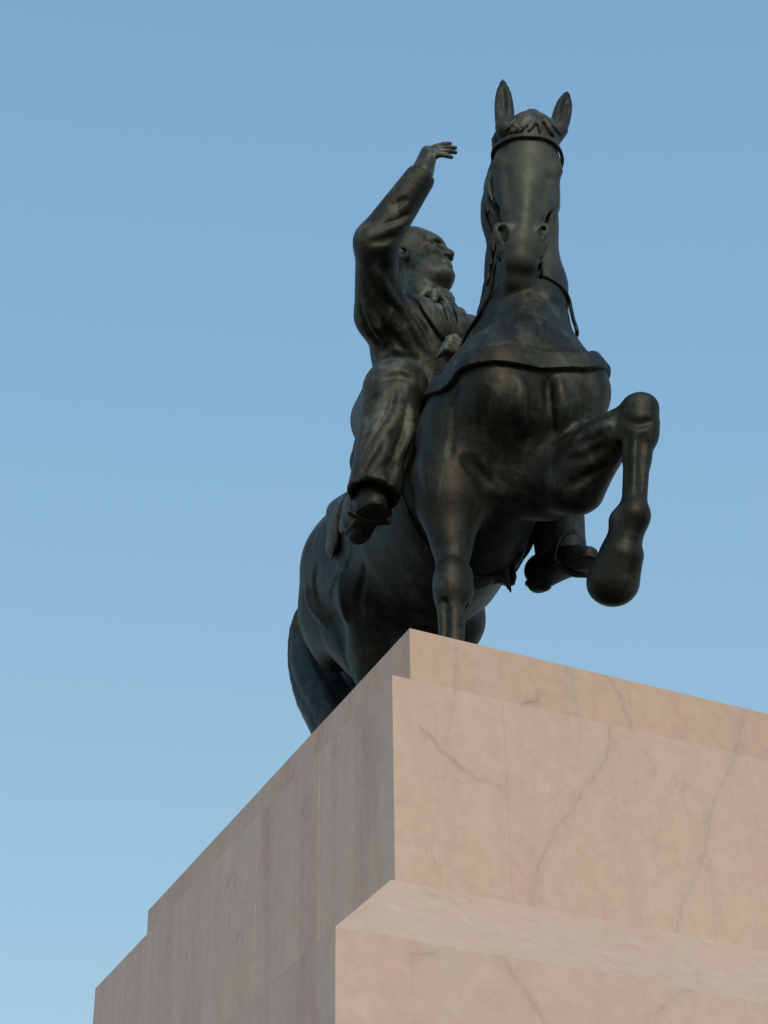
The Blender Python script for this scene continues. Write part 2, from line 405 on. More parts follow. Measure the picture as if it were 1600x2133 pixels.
SLAB_TINT = (.95, .915, .89)
def poly_prism(bot, top, bev=.004):
    """A closed solid between two quads (same order), edges bevelled."""
    bm = bmesh.new()
    b = [bm.verts.new(tuple(p)) for p in bot]; tp = [bm.verts.new(tuple(p)) for p in top]
    bm.faces.new(b[::-1]); bm.faces.new(tp)
    for i in range(4): bm.faces.new((b[i], b[(i + 1) % 4], tp[(i + 1) % 4], tp[i]))
    bmesh.ops.recalc_face_normals(bm, faces=bm.faces)
    if bev: bmesh.ops.bevel(bm, geom=list(bm.edges), offset=bev, segments=1, affect='EDGES', profile=.5)
    return bm

def quad_slab(name, q, nout, th, mat=None, bev=.0004, jog=0.0):
    """A slab of thickness th whose outer face is the quad q (4 corners, model frame) with outward normal nout."""
    q = [np.asarray(p, float) + np.asarray(nout) * jog for p in q]
    inner = [p - np.asarray(nout) * th for p in q]
    c = sum(q) / 4
    bm = poly_prism([p - c for p in inner], [p - c for p in q], bev)
    me = bpy.data.meshes.new(name); bm.to_mesh(me); bm.free(); me.materials.append(mat or MARBLE)
    o = link(name, me, ped); o.color = (*SLAB_TINT, 1); o.location = (c[0] - PC[0], c[1] - PC[1], c[2] + ZT)
    return o

G = .0001   # half joint
def wall_slabs(A, B, z0, z1, nout, cuts, rows=1, th=.06):
    """Vertical face from A to B (xy) between z0 and z1, cut at the distances in cuts."""
    A = np.asarray(A, float); B = np.asarray(B, float); Ln = np.linalg.norm(B - A); u = (B - A) / Ln
    cs = [0] + [c for c in cuts if .05 < c < Ln - .05] + [Ln]
    for r in range(rows):
        za = z0 + (z1 - z0) * r / rows; zb = z0 + (z1 - z0) * (r + 1) / rows
        for i in range(len(cs) - 1):
            a = cs[i] + (G if i else 0); bb = cs[i + 1] - (G if i < len(cs) - 2 else 0)
            p = A + u * a; s = A + u * bb
            ga = G if r else 0
            quad_slab("stone_slab", [V(*p, za + ga), V(*s, za + ga), V(*s, zb - G), V(*p, zb - G)], nout, th, jog=random.uniform(-.0006, .0006))

def block(x0, x1, y0, y1, z0, z1, step=.333, first=.2, rows=1, th=.06):
    global SLAB_TINT
    cf = [first + step * i for i in range(40)]
    wall_slabs((x0, y0), (x1, y0), z0, z1, V(0, -1, 0), cf, rows, th)
    wall_slabs((x0, y1), (x0, y0), z0, z1, V(-1, 0, 0), [.22 + .37 * i for i in range(40)], rows, th)
    wall_slabs((x1, y0), (x1, y1), z0, z1, V(1, 0, 0), [.22 + .37 * i for i in range(40)], rows, th)
    wall_slabs((x1, y1), (x0, y1), z0, z1, V(0, 1, 0), cf, rows, th)

def core(x0, x1, y0, y1, z0, z1, i=.02):
    bm = bmesh.new()
    x0, x1, y0, y1 = x0 + i, x1 - i, y0 + i, y1 - i
    vs = [bm.verts.new((x - PC[0], y - PC[1], z + ZT)) for z in (z0, z1) for x, y in ((x0, y0), (x1, y0), (x1, y1), (x0, y1))]
    for f in ((3, 2, 1, 0), (4, 5, 6, 7), (0, 1, 5, 4), (1, 2, 6, 5), (2, 3, 7, 6), (3, 0, 4, 7)): bm.faces.new([vs[k] for k in f])
    me = bpy.data.meshes.new("core"); bm.to_mesh(me); bm.free(); me.materials.append(mmort)
    link("core", me, ped)

zb1 = -H1; zb2 = -H1 - H2; zb3 = zb2 - H3
bx0, bx1, by0, by1 = -AX, WT + AX, -.006, LB - .006
# top block
block(0, WT, 0, LT, -H1, 0, first=.115)
core(0, WT, 0, LT, -H1, -.05)
# capping slabs on the top block
nx, ny = 3, 5
for i in range(nx):
    for j in range(ny):
        cw, cl = WT - .124, LT - .124; xa, xb = .062 + cw * i / nx + G, .062 + cw * (i + 1) / nx - G
        ya, yb = .062 + cl * j / ny + G, .062 + cl * (j + 1) / ny - G
        quad_slab("cap_slab", [V(xa, ya, 0), V(xb, ya, 0), V(xb, yb, 0), V(xa, yb, 0)], V(0, 0, 1), .0495)
# body
SLAB_TINT = (1, 1, 1)
block(bx0, bx1, by0, by1, zb2, zb1, first=.206)
core(bx0, bx1, by0, by1, zb2, zb1 - .045)
for j in range(6):
    la, lb = by0 + .062, by1 - .062; ya, yb = la + (lb - la) * j / 6 + G, la + (lb - la) * (j + 1) / 6 - G
    quad_slab("ledge_slab", [V(bx0 + .062, ya, zb1 - .001), V(bx1 - .062, ya, zb1 - .001), V(bx1 - .062, yb, zb1 - .001), V(bx0 + .062, yb, zb1 - .001)], V(0, 0, 1), .0435)
# sloping ledge: four mitred runs of slabs with a short flat lip at the top
lip = .035
def slope_run(a0, b0, a1, b1, nout, nslab, off=None):
    """a0-b0: inner top edge, a1-b1: outer lower edge."""
    Lw = np.linalg.norm(b0 - a0); u = (b0 - a0) / Lw
    cs = [0] + [c for c in (off or []) if .08 < c < Lw - .08] + [Lw]
    for i in range(len(cs) - 1):
        ta, tb = cs[i] + (G if i else 0), cs[i + 1] - (G if i < len(cs) - 2 else 0)
        p0, p1 = a0 + u * ta, a0 + u * tb
        q0 = a1 if i == 0 else p0 + (a1 - a0) - u * ((a1 - a0) @ u)
        q1 = b1 if i == len(cs) - 2 else p1 + (b1 - b0) - u * ((b1 - b0) @ u)
        n = nrm(np.cross(q1 - q0, p0 - q0)); n = n if n[2] > 0 else -n
        quad_slab("sloping_slab", [q0, q1, p1, p0], n, .05, jog=random.uniform(-.0006, .0006))
ix0, ix1, iy0, iy1 = bx0 - lip, bx1 + lip, by0 - lip, by1 + lip
ox0, ox1, oy0, oy1 = bx0 - EO, bx1 + EO, by0 - EO, by1 + EO
zi, zo = zb2 - .004, zb3
fr = [lip + .206 + .333 * i for i in range(12)]; sdv = [lip + .22 + .37 * i for i in range(14)]
slope_run(V(ix0, iy0, zi), V(ix1, iy0, zi), V(ox0, oy0, zo), V(ox1, oy0, zo), None, 0, fr)
slope_run(V(ix1, iy0, zi), V(ix1, iy1, zi), V(ox1, oy0, zo), V(ox1, oy1, zo), None, 0, sdv)
slope_run(V(ix1, iy1, zi), V(ix0, iy1, zi), V(ox1, oy1, zo), V(ox0, oy1, zo), None, 0, fr)
slope_run(V(ix0, iy1, zi), V(ix0, iy0, zi), V(ox0, oy1, zo), V(ox0, oy0, zo), None, 0, sdv)
core(ix0, ix1, iy0, iy1, zb3 - .3, zb2 - .006, .004)
# base shaft and plinth down to the square
zp = -ZT + .55
block(ox0, ox1, oy0, oy1, zb3 - .92, zb3, step=.5, first=.31)
block(ox0, ox1, oy0, oy1, zp, zb3 - .92 - .003, step=.75, first=.4, rows=3)
core(ox0, ox1, oy0, oy1, zp, zb3 - .05)
block(ox0 - .35, ox1 + .35, oy0 - .35, oy1 + .35, -ZT, zp - .003, step=.9, first=.5)
core(ox0 - .35, ox1 + .35, oy0 - .35, oy1 + .35, -ZT, zp - .006, .01)

# ------------------------------------------------------------------ statue
SO = V(.87, 1.6, 0)
statue = empty("equestrian_statue", (SO[0], SO[1], ZT), "dark bronze statue of a waving rider on a horse with one raised foreleg", "statue")
def sculpt(name, F, parent, mat, smooth=1, base=SO):
    v, q = F.mesh(name, smooth)
    return link(name, mesh_np(name, v - base, q, mat), parent)

pb = poly_prism([V(x, y, .0) - SO for x, y in ((.14, .12), (1.98, .12), (1.98, 3.22), (.14, 3.22))], [V(x, y, .045) - SO for x, y in ((.16, .14), (1.96, .14), (1.96, 3.20), (.16, 3.20))], .006)  # unseen plate added to cut light bounced off the pale pedestal top
pm = bpy.data.meshes.new("bounce_block_plate"); pb.to_mesh(pm); pb.free(); pm.materials.append(BRONZE); link("bounce_block_plate", pm, statue)
mid = lambda Y: .82 + .085 * Y

def crv(P, n):
    P = np.asarray(P, float); Q = np.vstack([2 * P[0] - P[1], P, 2 * P[-1] - P[-2]]); out = []
    m_ = len(P) - 1
    for t in np.linspace(0, m_ - 1e-6, n):
        i = int(t); f = t - i; a, b, c, d = Q[i:i + 4]
        out.append(.5 * ((2 * b) + (c - a) * f + (2 * a - 5 * b + 4 * c - d) * f * f + (3 * b - a - 3 * c + d) * f ** 3))
    return np.array(out)

def crease(F, pix, r, k=.03, off=.5, sub=True):
    """A fold that follows the surface: a groove (or a ridge) along the sight-line hits of photograph pixels."""
    P = crv(F.snap(np.array([F.hit(*q) for q in pix]), 0.0), max(6, 3 * len(pix))); P = F.snap(P, r * off if sub else -r * off)
    n_ = len(P); F.chain(list(P), [r * (.35 + .65 * math.sin(math.pi * (i + .5) / n_)) for i in range(n_)], k, sub=sub)

# ---- horse
HF = Field((.2, -.35, -.005), (1.75, 3.2, 4.15), .0098)
ys = np.array([.10, .30, .55, .9, 1.2, 1.6, 2.0, 2.3, 2.6, 2.85, 3.0])
zt = np.array([2.02, 2.12, 2.30, 2.44, 2.46, 2.38, 2.38, 2.42, 2.40, 2.26, 2.12])
zb = np.array([1.72, 1.50, 1.30, 1.20, 1.15, 1.18, 1.30, 1.45, 1.62, 1.75, 1.88])
hw = np.array([.10, .30, .36, .39, .44, .47, .45, .40, .35, .28, .15])
def trunk(x, y, z):
    yy = y.ravel()
    T = np.interp(yy, ys, zt)[None, :, None]; B = np.interp(yy, ys, zb)[None, :, None]; W = np.interp(yy, ys, hw)[None, :, None]
    X = (mid(yy))[None, :, None]
    zc = (T + B) / 2; rz = (T - B) / 2
    nar = np.interp(yy, [0, .5, 1.3, 2.0], [.45, .50, .38, .12])[None, :, None]
    Wz = W * (1 - nar * np.clip((z - zc) / rz, 0, 1) ** 1.3)
    e = np.sqrt(((x - X) / Wz) ** 2 + ((z - zc) / rz) ** 2)
    d = (e - 1) * np.minimum(W, rz) * .9
    end = np.maximum(.24 - y, y - ys[-1])
    return np.maximum(d, end)
HF.put(trunk, (.3, .05, 1.0), (1.6, 3.1, 2.7), .02)
# chest, shoulders
HF.ell((.85, .36, 1.90), (.33, .24, .34), k=.16)
HF.ell((.70, .28, 1.78), (.17, .15, .24), k=.10)      # breast muscles
HF.ell((1.02, .24, 1.80), (.18, .16, .25), k=.10)
HF.ell((.655, .62, 1.82), (.15, .26, .36), [(1, 0, 0), (0, .9, .42), (0, -.42, .9)], k=.14)
HF.ell((1.14, .52, 1.90), (.17, .27, .38), [(1, 0, 0), (0, .9, .42), (0, -.42, .9)], k=.14)
HF.ell((1.16, .26, 1.86), (.14, .16, .18), k=.12)
# hindquarters
for sx, dy in ((-1, 0), (1, .08)):
    xm = mid(2.4) + (.205 if sx > 0 else -.20)
    HF.ell((xm, 2.42 + dy, 1.95), (.23, .40, .42), k=.16)
    HF.ell((xm - sx * .03, 2.66 + dy * .5, 1.80), (.19, .25, .40), k=.14)
    stif = V(xm + sx * .05, 1.98 + dy, 1.50); hip = V(xm, 2.38 + dy, 1.95)
    hock = V(xm - sx * .02, 2.16 + dy * 2.2, .84); fet = V(xm - sx * .03, 2.02 + dy * 2.2, .28); toe = V(xm - sx * .03, 1.92 + dy * 2.2, .06)
    HF.cap(hip, stif, .30, .19, .12)
    HF.cap(V(xm, 2.62 + dy * .5, 1.75), V(xm, 2.22 + dy * 1.6, 1.22), .20, .13, .12)
    HF.cap(stif, hock + V(0, .0, .12), .19, .085, .10)
    HF.cap(hock + V(0, .03, .10), hock + V(0, .07, .05), .07, .06, .06)
    HF.cap(hock + V(0, .0, .1), fet, .088, .062, .05)
    HF.ell(fet, (.078, .085, .08), k=.04)
    HF.cap(fet, toe + V(0, .02, .1), .065, .07, .04)
    HF.cap(toe + V(0, .0, .10), toe - V(0, .02, .0), .085, .115, .02)
# right foreleg, standing
K = V(.585, .69, .79)
HF.cap((.625, .66, 1.66), (.595, .70, 1.30), .19, .16, .12)
HF.cap((.59, .72, 1.42), K + V(.01, .01, .17), .185, .088, .08)
HF.cap((.66, .70, 1.40), K + V(.03, .01, .22), .12, .06, .08)
HF.cap(K + V(-.03, .02, .58), K + V(-.02, 0, .25), .09, .055, .06)
HF.ell(K + V(0, 0, .055), (.080, .082, .105), k=.05)
HF.ell(K + V(0, .0, -.05), (.084, .083, .095), k=.05)
HF.cap(K + V(-.03, -.06, -.09), K + V(.03, -.06, -.09), .012, .012, .03, sub=True)
HF.cap(K + V(-.03, -.07, .01), K + V(.03, -.07, .01), .008, .008, .025, sub=True)
HF.cap(K + V(-.035, -.045, .04), K + V(.035, -.045, .04), .044, .044, .05)
HF.cap(K + V(-.04, -.040, -.05), K + V(.04, -.040, -.05), .044, .044, .05)
HF.cap(K, (.585, .71, .34), .080, .062, .06)
HF.ell((.585, .71, .28), (.075, .082, .078), k=.04)
HF.cap((.585, .71, .28), (.585, .64, .14), .062, .07, .03)
HF.cap((.585, .63, .13), (.585, .60, .03), .085, .12, .02)
# left foreleg, raised
LK = PY(1330, 868, -.14); FT = PY(1319, 1075, -.06); HT = PY(1298, 1150, .03); TO = PY(1276, 1215, .14)
E1 = V(1.06, .52, 1.44)
HF.cap(V(1.12, .42, 1.60), E1 + V(.02, -.05, 0), .20, .215, .10)
HF.cap(E1, LK + (E1 - LK) * .18, .205, .105, .035)
HF.cap(V(1.10, .30, 1.30), LK + V(-.08, .12, -.06), .17, .085, .08)
HF.cap(LK + V(0, 0, .02), LK + V(.005, .01, -.10), .098, .090, .04)
HF.ell(LK + V(.01, -.02, .045), (.085, .085, .07), k=.03)
HF.cap(LK + V(0, 0, -.05), LK + (FT - LK) * .42, .088, .068, .05)
HF.cap(LK + (FT - LK) * .42, FT + (LK - FT) * .15, .068, .064, .04)
HF.ell(FT, (.080, .088, .080), k=.04)
HF.ell(FT + V(-.05, .05, -.01), (.05, .055, .06), k=.03)
HF.cap(FT, HT, .070, .082, .04)
hx = nrm(TO - HT)
HF.ell(HT - hx * .005, (.100, .100, .05), (nrm(np.cross(hx, V(1, 0, 0))), nrm(np.cross(hx, np.cross(hx, V(1, 0, 0)))), hx), .03)
HF.cap(HT + hx * .02, TO + (HT - TO) * .1, .106, .127, .006)
HF.ell(TO, (.12, .13, .10), k=.02)
HF.box(TO + hx * .16 + V(0, .10, -.02), (.25, .25, .09), (nrm(np.cross(hx, V(1, 0, 0))), nrm(np.cross(hx, np.cross(hx, V(1, 0, 0)))), nrm(hx + V(0, .5, -.1))), .01, .012, sub=True)
HF.cap(FT + V(-.02, .06, -.02), HT + V(-.03, .07, .03), .05, .05, .03)
for s in (-1, 1): HF.cap(LK + (FT - LK) * .15 + V(s * .06, .045, 0), LK + (FT - LK) * .85 + V(s * .045, .045, 0), .012, .012, .03, sub=True)
for s in (-1, 1):
    HF.cap(K + V(s * .055, -.03, -.14), V(.585 + s * .045, .69, .34), .012, .012, .03, sub=True)
# neck: bowed out to the horse's left, head turned to its right
nk = [V(.93, .90, 2.12), V(1.02, .70, 2.48), V(1.045, .58, 2.80), V(1.0, .45, 3.10), V(.94, .32, 3.36), V(.90, .24, 3.50)]
nr = [.30, .262, .228, .196, .172, .155]
HF.chain(nk, nr, .12, (V(1, 0, 0), .88))
HF.cap((.96, .44, 2.08), (1.07, .53, 2.72), .27, .165, .14)
HF.cap((1.04, .55, 2.7), (.97, .44, 3.05), .14, .10, .08)
for sgn in (-1, 1):   # neck muscle cords
    HF.cap(V(1.01 + sgn * .16, .55, 2.42), V(.99 + sgn * .10, .46, 2.92), .065, .045, .06)

# head frame: u runs from poll to chin, w to the horse's left, n out of the face
HO = V(.875, .085, 3.595); HC = V(.797, .205, 2.44)
ua = nrm(HC - HO); hh = V(-math.sin(math.radians(20)), -math.cos(math.radians(20)), 0)
na = nrm(hh - ua * (hh @ ua)); wa = np.cross(ua, na)
if wa[0] < 0: wa = -wa
HL = np.linalg.norm(HC - HO)
def hp(u, w, n): return HO + ua * u + wa * w + na * n
HAX = (ua, wa, na)
HF.ell(hp(.10, 0, -.15), (.17, .145, .17), HAX, .05)
HF.cap(hp(.10, 0, -.13), hp(.42, 0, -.13), .135, .14, .05, (wa, 1.12))
HF.ell(hp(.28, 0, -.07), (.20, .135, .075), HAX, .05)
for s in (-1, 1):
    HF.ell(hp(.38, s * .122, -.30), (.21, .072, .18), HAX, .05)        # cheek
    HF.cap(hp(.19, s * .130, -.13), hp(.300, s * .152, -.078), .050, .042, .04)  # brow
    HF.cap(hp(.46, s * .125, -.17), hp(.66, s * .085, -.13), .03, .022, .04)   # cheek bone
    HF.ell(hp(.335, s * .135, -.115), (.085, .050, .075), HAX, .04)          # orbit
    HF.ell(hp(.352, s * .182, -.118), (.046, .016, .046), HAX, .014, sub=True)
    HF.ell(hp(.350, s * .170, -.116), (.034, .020, .034), HAX, .003)         # eye
    HF.cap(hp(.312, s * .166, -.072), hp(.310, s * .182, -.140), .014, .011, .012)
    HF.cap(hp(.392, s * .160, -.082), hp(.386, s * .172, -.138), .011, .010, .012)
    HF.cap(hp(.43, s * .128, -.075), hp(.62, s * .098, -.085), .020, .016, .03)      # facial crest
    HF.cap(hp(.40, s * .105, -.03), hp(.56, s * .088, -.035), .012, .010, .05, sub=True)
HF.cap(hp(.40, 0, -.12), hp(.80, 0, -.115), .128, .092, .06, (wa, .92))
HF.cap(hp(.43, 0, -.055), hp(.72, 0, -.050), .055, .048, .05)
HF.cap(hp(.42, 0, -.30), hp(.98, 0, -.21), .115, .075, .06)
HF.ell(hp(.845, 0, -.115), (.115, .122, .110), HAX, .05)
HF.ell(hp(.945, 0, -.115), (.075, .098, .088), HAX, .04)
HF.ell(hp(1.00, 0, -.19), (.085, .092, .085), HAX, .03)
HF.ell(hp(1.01, 0, -.26), (.075, .085, .09), HAX, .04)
for s in (-1, 1):
    HF.cap(hp(.765, s * .085, -.045), hp(.825, s * .120, -.085), .028, .026, .03)
    HF.cap(hp(.825, s * .120, -.085), hp(.895, s * .105, -.090), .024, .022, .02)
    HF.cap(hp(.90, s * .120, -.185), hp(.975, s * .088, -.155), .012, .010, .012, sub=True)   # mouth
    HF.cap(hp(.52, s * .122, -.19), hp(.76, s * .105, -.17), .022, .014, .04, sub=True)        # hollow along the cheek
# ears
for tipx, tipy, bx, by, s in ((1047, 163, 1052, 262, -1), (1183, 189, 1164, 266, 1)):
    tip = PY(tipx, tipy, .17); bs = PY(bx, by, .17); axd = nrm(tip - bs); ft = nrm(na + .25 * s * wa); ft = nrm(ft - axd * (ft @ axd)); sd_ = np.cross(axd, ft)
    L_ = np.linalg.norm(tip - bs)
    HF.cap(bs - axd * .02, hp(.06, s * .10, -.15), .055, .06, .05)
    tt = np.linspace(0, 1, 9); rr_ = np.interp(tt, [0, .2, .4, .6, .8, .92, 1], [.050, .052, .051, .045, .029, .014, .004])
    HF.chain([bs + axd * L_ * t_ for t_ in tt], list(rr_), .02, (ft, .66))
    HF.chain([bs + axd * L_ * t_ + ft * (.052 - .028 * t_) for t_ in (.12, .35, .6, .84)], [.022, .029, .024, .010], .010, (sd_, .85), sub=True)
for nx_, ny_, q1, q2 in ((1047, 484, .056, .034), (1131, 479, .042, .024)):     # nostril openings
    c_ = HF.hit(nx_, ny_); t_ = 1 if nx_ < 1100 else -1; la = nrm(ua + wa * .3 * t_); lb = nrm(np.cross(na, la))
    HF.ell(c_ - na * .020 - la * .012, (q1 * 1.3, q2 * 1.45, .028), (la, lb, na), .03)
    HF.chain([c_ - la * q1 * .35 + na * .03, c_ - la * q1 * .3 - na * .05], [q2 * .75, q2 * .7], .006, (lb, .8), sub=True)
    HF.chain([c_ + la * q1 * .35 + lb * q2 * .3 * t_ + na * .03, c_ + la * q1 * .3 - na * .05], [q2 * .85, q2 * .8], .006, (lb, .7), sub=True)
    HF.chain([c_ + la * q1 * .95 + lb * q2 * .2 * t_ + na * .02, c_ + la * q1 * .8 - na * .03], [q2 * .45, q2 * .4], .006, sub=True)
# grooves: muscle divisions, and the rein's shadow on the neck cut as a groove
HF.cap((.88, .11, 1.74), (.88, .15, 1.52), .004, .012, .08, sub=True)
c_ = HF.hit(1050, 1192); HF.cap(c_, c_ + V(.03, -.01, -.13), .035, .006, .03)
HF.cap((.93, .20, 1.52), (1.12, .06, 1.56), .018, .014, .05, sub=True)
for pix, r in (([(965, 955), (985, 980), (1010, 1010)], .016), ([(978, 952), (1000, 980), (1022, 1006)], .012), ([(1222, 889), (1250, 872), (1274, 862)], .016),
               ([(955, 812), (946, 850), (944, 900), (936, 950)], .007), ([(1140, 800), (1146, 840), (1150, 890)], .016), 
               ([(1118, 612), (1155, 628), (1190, 646)], .016), ([(990, 742), (1030, 728), (1060, 722), (1110, 728), (1160, 736), (1225, 738)], .016), ([(1050, 640), (1060, 680), (1085, 712)], .016), ([(1120, 640), (1128, 680), (1120, 712)], .014), ([(1020, 800), (1010, 860), (1020, 920)], .018),
               ([(1210, 800), (1222, 840), (1215, 880)], .016), ([(1180, 960), (1220, 950), (1262, 930)], .014), ([(1190, 1010), (1235, 985), (1275, 960)], .012),
               ([(735, 1150), (705, 1200), (690, 1250)], .018), ([(690, 1290), (712, 1340), (728, 1390)], .016), ([(660, 1180), (655, 1220), (662, 1260)], .016), ([(760, 1180), (748, 1240), (752, 1300)], .016),
               ([(1308, 900), (1304, 950), (1306, 1020)], .009), ([(1338, 910), (1336, 960), (1334, 1030)], .009), ([(1300, 872), (1330, 884), (1358, 876)], .010)):
    crease(HF, pix, r, .035)
for pix, r in (([(1200, 918), (1232, 902), (1268, 884)], .020), ([(1165, 800), (1172, 850), (1170, 900)], .030), ([(1085, 800), (1082, 850), (1090, 900)], .030),
               ([(640, 1230), (652, 1262), (680, 1300)], .026), ([(720, 1190), (715, 1240), (722, 1290)], .026)):
    crease(HF, pix, r, .05, .2, False)
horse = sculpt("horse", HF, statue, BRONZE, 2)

# ---- tail
TF = Field((.45, 2.5, -.005), (1.15, 3.7, 2.5), .011)
tp = [V(1.04, 2.92, 2.26), V(1.01, 3.06, 2.26), V(.96, 3.26, 2.08), V(.955, 3.23, 1.78), V(.965, 3.02, 1.42), V(.97, 2.76, 1.05), V(.95, 2.58, .70), V(.93, 2.48, .38), V(.92, 2.46, .12)]
tr = [.09, .12, .155, .19, .225, .225, .19, .13, .05]
tr = list(np.interp(np.linspace(0, 1, 26), np.linspace(0, 1, len(tr)), tr)); tp = list(crv(tp, 26))
for i in range(26):
    a = 2 * math.pi * i / 26 + random.uniform(-.1, .1); ph = random.uniform(0, 6); tw = random.uniform(.012, .03)
    pts = []; rad = []
    for j, (p, r) in enumerate(zip(tp, tr)):
        b_ = a + .16 * math.sin(j * .3 + ph) + tw * j; rr = r * (.78 + .05 * math.sin(j * .5 + ph))
        pts.append(p + V(math.cos(b_) * rr, math.sin(b_) * rr * .85, 0)); rad.append(max(.009, r * .20))
    end = len(pts) - random.choice((0, 0, 1, 2, 3))
    TF.chain(pts[:end], rad[:end], .006)
TF.chain(tp[:-2], [r * .74 for r in tr[:-2]], .01)
sculpt("tail", TF, horse, BRONZE, 1)
del TF

# ---- straps, reins, hair on the horse
def strap(name, pts, width, thick, parent, F=None, lift=.004, n=60, closed=False, mat=None, snap=True, taper=0.):
    P = crv(pts, n)
    if F is not None and snap: P = F.snap(P, lift)
    for _ in range(3): P[1:-1] = P[1:-1] * .5 + (P[:-2] + P[2:]) * .25
    if F is not None and snap: P = F.snap(P, lift, 3)
    T = np.gradient(P, axis=0); T /= np.linalg.norm(T, axis=1, keepdims=True)
    N = F.grad(P) if F is not None else np.tile(V(0, -.6, .8), (n, 1))
    for _ in range(4): N[1:-1] = (N[:-2] + N[1:-1] * 2 + N[2:]) / 4
    N = N - T * (N * T).sum(1, keepdims=True); N /= np.linalg.norm(N, axis=1, keepdims=True); B = np.cross(T, N)
    prof = [(-.5, -.2), (-.5, .80), (-.49, .96), (-.465, 1), (.465, 1), (.49, .96), (.5, .80), (.5, -.2), (.42, -.6), (-.42, -.6)]
    tw = np.ones((n, 1))
    if taper: tw[:, 0] = np.clip(np.minimum(np.linspace(0, 1, n), np.linspace(1, 0, n)) / taper, .12, 1) ** .6
    vs = np.concatenate([P + B * (a * width) * tw + N * (b * thick) * tw for a, b in prof]); k = len(prof)
    fs = []
    for j in range(k):
        for i in range(n - 1):
            a0 = j * n + i; b0 = ((j + 1) % k) * n + i; fs.append((a0, b0, b0 + 1, a0 + 1))
    fs = np.array(fs)[:, ::-1]
    e0 = np.array([[j * n for j in range(k)]]); e1 = np.array([[j * n + n - 1 for j in range(k)][::-1]])
    me = mesh_np(name, vs - SO, fs, mat or BRONZE)
    bm = bmesh.new(); bm.from_mesh(me); bm.verts.ensure_lookup_table()
    for e in (e0[0], e1[0]):
        try: bm.faces.new([bm.verts[int(i)] for i in e])
        except ValueError: pass
    bmesh.ops.recalc_face_normals(bm, faces=bm.faces); bm.to_mesh(me); bm.free()
    return link(name, me, parent)

def tube(name, pts, r, parent, n=60, seg=8, mat=None, raw=False):
    P = crv(pts, n) if not raw else np.asarray(pts); n = len(P)
    T = np.gradient(P, axis=0); T /= np.linalg.norm(T, axis=1, keepdims=True)
    u = nrm(np.cross(T[0], V(.3, .2, .9))); vs = []
    for i in range(n):
        u = nrm(u - T[i] * (u @ T[i])); w = np.cross(T[i], u)
        rr = r if np.isscalar(r) else np.interp(i / (n - 1), np.linspace(0, 1, len(r)), r)
        for j in range(seg):
            a = 2 * math.pi * j / seg; vs.append(P[i] + (u * math.cos(a) + w * math.sin(a)) * rr)
    fs = [(i * seg + j, i * seg + (j + 1) % seg, (i + 1) * seg + (j + 1) % seg, (i + 1) * seg + j) for i in range(n - 1) for j in range(seg)]
    me = mesh_np(name, np.array(vs) - SO, np.array(fs), mat or BRONZE)
    return link(name, me, parent)

H_ = HF.hit
# breast collar
bc = [V(.50, 1.10, 2.28), V(.50, .92, 2.16)] + [H_(*q) for q in ((925, 803), (965, 762), (1010, 746), (1080, 750), (1160, 757), (1225, 757))] + [V(1.30, .42, 2.05), V(1.36, .75, 2.12), V(1.38, 1.1, 2.25)]
strap("breast_collar", bc, .102, .026, horse, HF, .006, 120)
gy = 1.14
strap("girth", [V(mid(gy) + .52 * math.cos(a), gy, 1.86 + .74 * math.sin(a)) for a in np.linspace(math.radians(30), math.radians(-210), 26)], .10, .010, horse, HF, .001, 90)
# bridle
bridle = [("browband", [hp(.19, -.150, -.16), H_(1036, 309), H_(1060, 291), H_(1100, 286), H_(1140, 292), H_(1172, 318), hp(.22, .150, -.18)], .022, .012),
          ("cheek_strap", [hp(.17, -.145, -.17), hp(.35, -.17, -.22), hp(.62, -.15, -.21), hp(.89, -.12, -.185)], .026, .010),
          ("cheek_strap", [hp(.17, .145, -.17), hp(.35, .17, -.22), hp(.62, .15, -.21), hp(.89, .12, -.185)], .026, .010),
          ("throat_latch", [hp(.15, -.15, -.20), hp(.34, -.17, -.36), hp(.46, -.08, -.50), hp(.46, .08, -.50), hp(.34, .17, -.36), hp(.15, .15, -.20)], .022, .010)]
for nm_, pts, w_, th_ in bridle: strap(nm_, pts, w_, th_, horse, HF, .010 if nm_ == "browband" else .003, 50)
for s in (-1, 1):
    c0 = hp(.915, s * .128, -.180)
    ring = [c0 + (ua * math.cos(a) + na * math.sin(a)) * .036 for a in np.linspace(0, 2 * math.pi, 25)]
    tube("bit_ring", ring, .0075, horse, raw=True)
# mane: locks falling from the crest down the horse's right side of the neck
MF = Field((.55, .05, 2.35), (1.25, 1.35, 3.95), .0095)
crest = crv([V(.90, .30, 3.66), V(.93, .50, 3.56), V(.97, .68, 3.33), V(1.00, .86, 3.05), V(.98, 1.02, 2.80), V(.94, 1.14, 2.64)], 40)
crest = HF.snap(crest, .012)
for i in range(0, 40):
    for rep in range(3):
        c0 = crest[i] + np.random.normal(0, .012, 3); ln = random.uniform(.40, .50) * (1 if i > 5 else .7) * (1 if i < 20 else .55)
        pts = [c0]; d = V(-.75, -.18 + random.uniform(-.12, .12), .05); p = c0.copy()
        for j in range(7):
            d = nrm(d + V(-.06, random.uniform(-.07, .0), -.62)); p = p + d * ln / 7; p = HF.snap(p[None], .002 + .005 * random.random() + .001 * j)[0]; pts.append(p)
        MF.chain(pts, [.022, .022, .021, .020, .018, .016, .014, .010], .012)
MF.chain(list(crest), [.035] * 40, .02)
sculpt("mane", MF, horse, BRONZE, 2); del MF
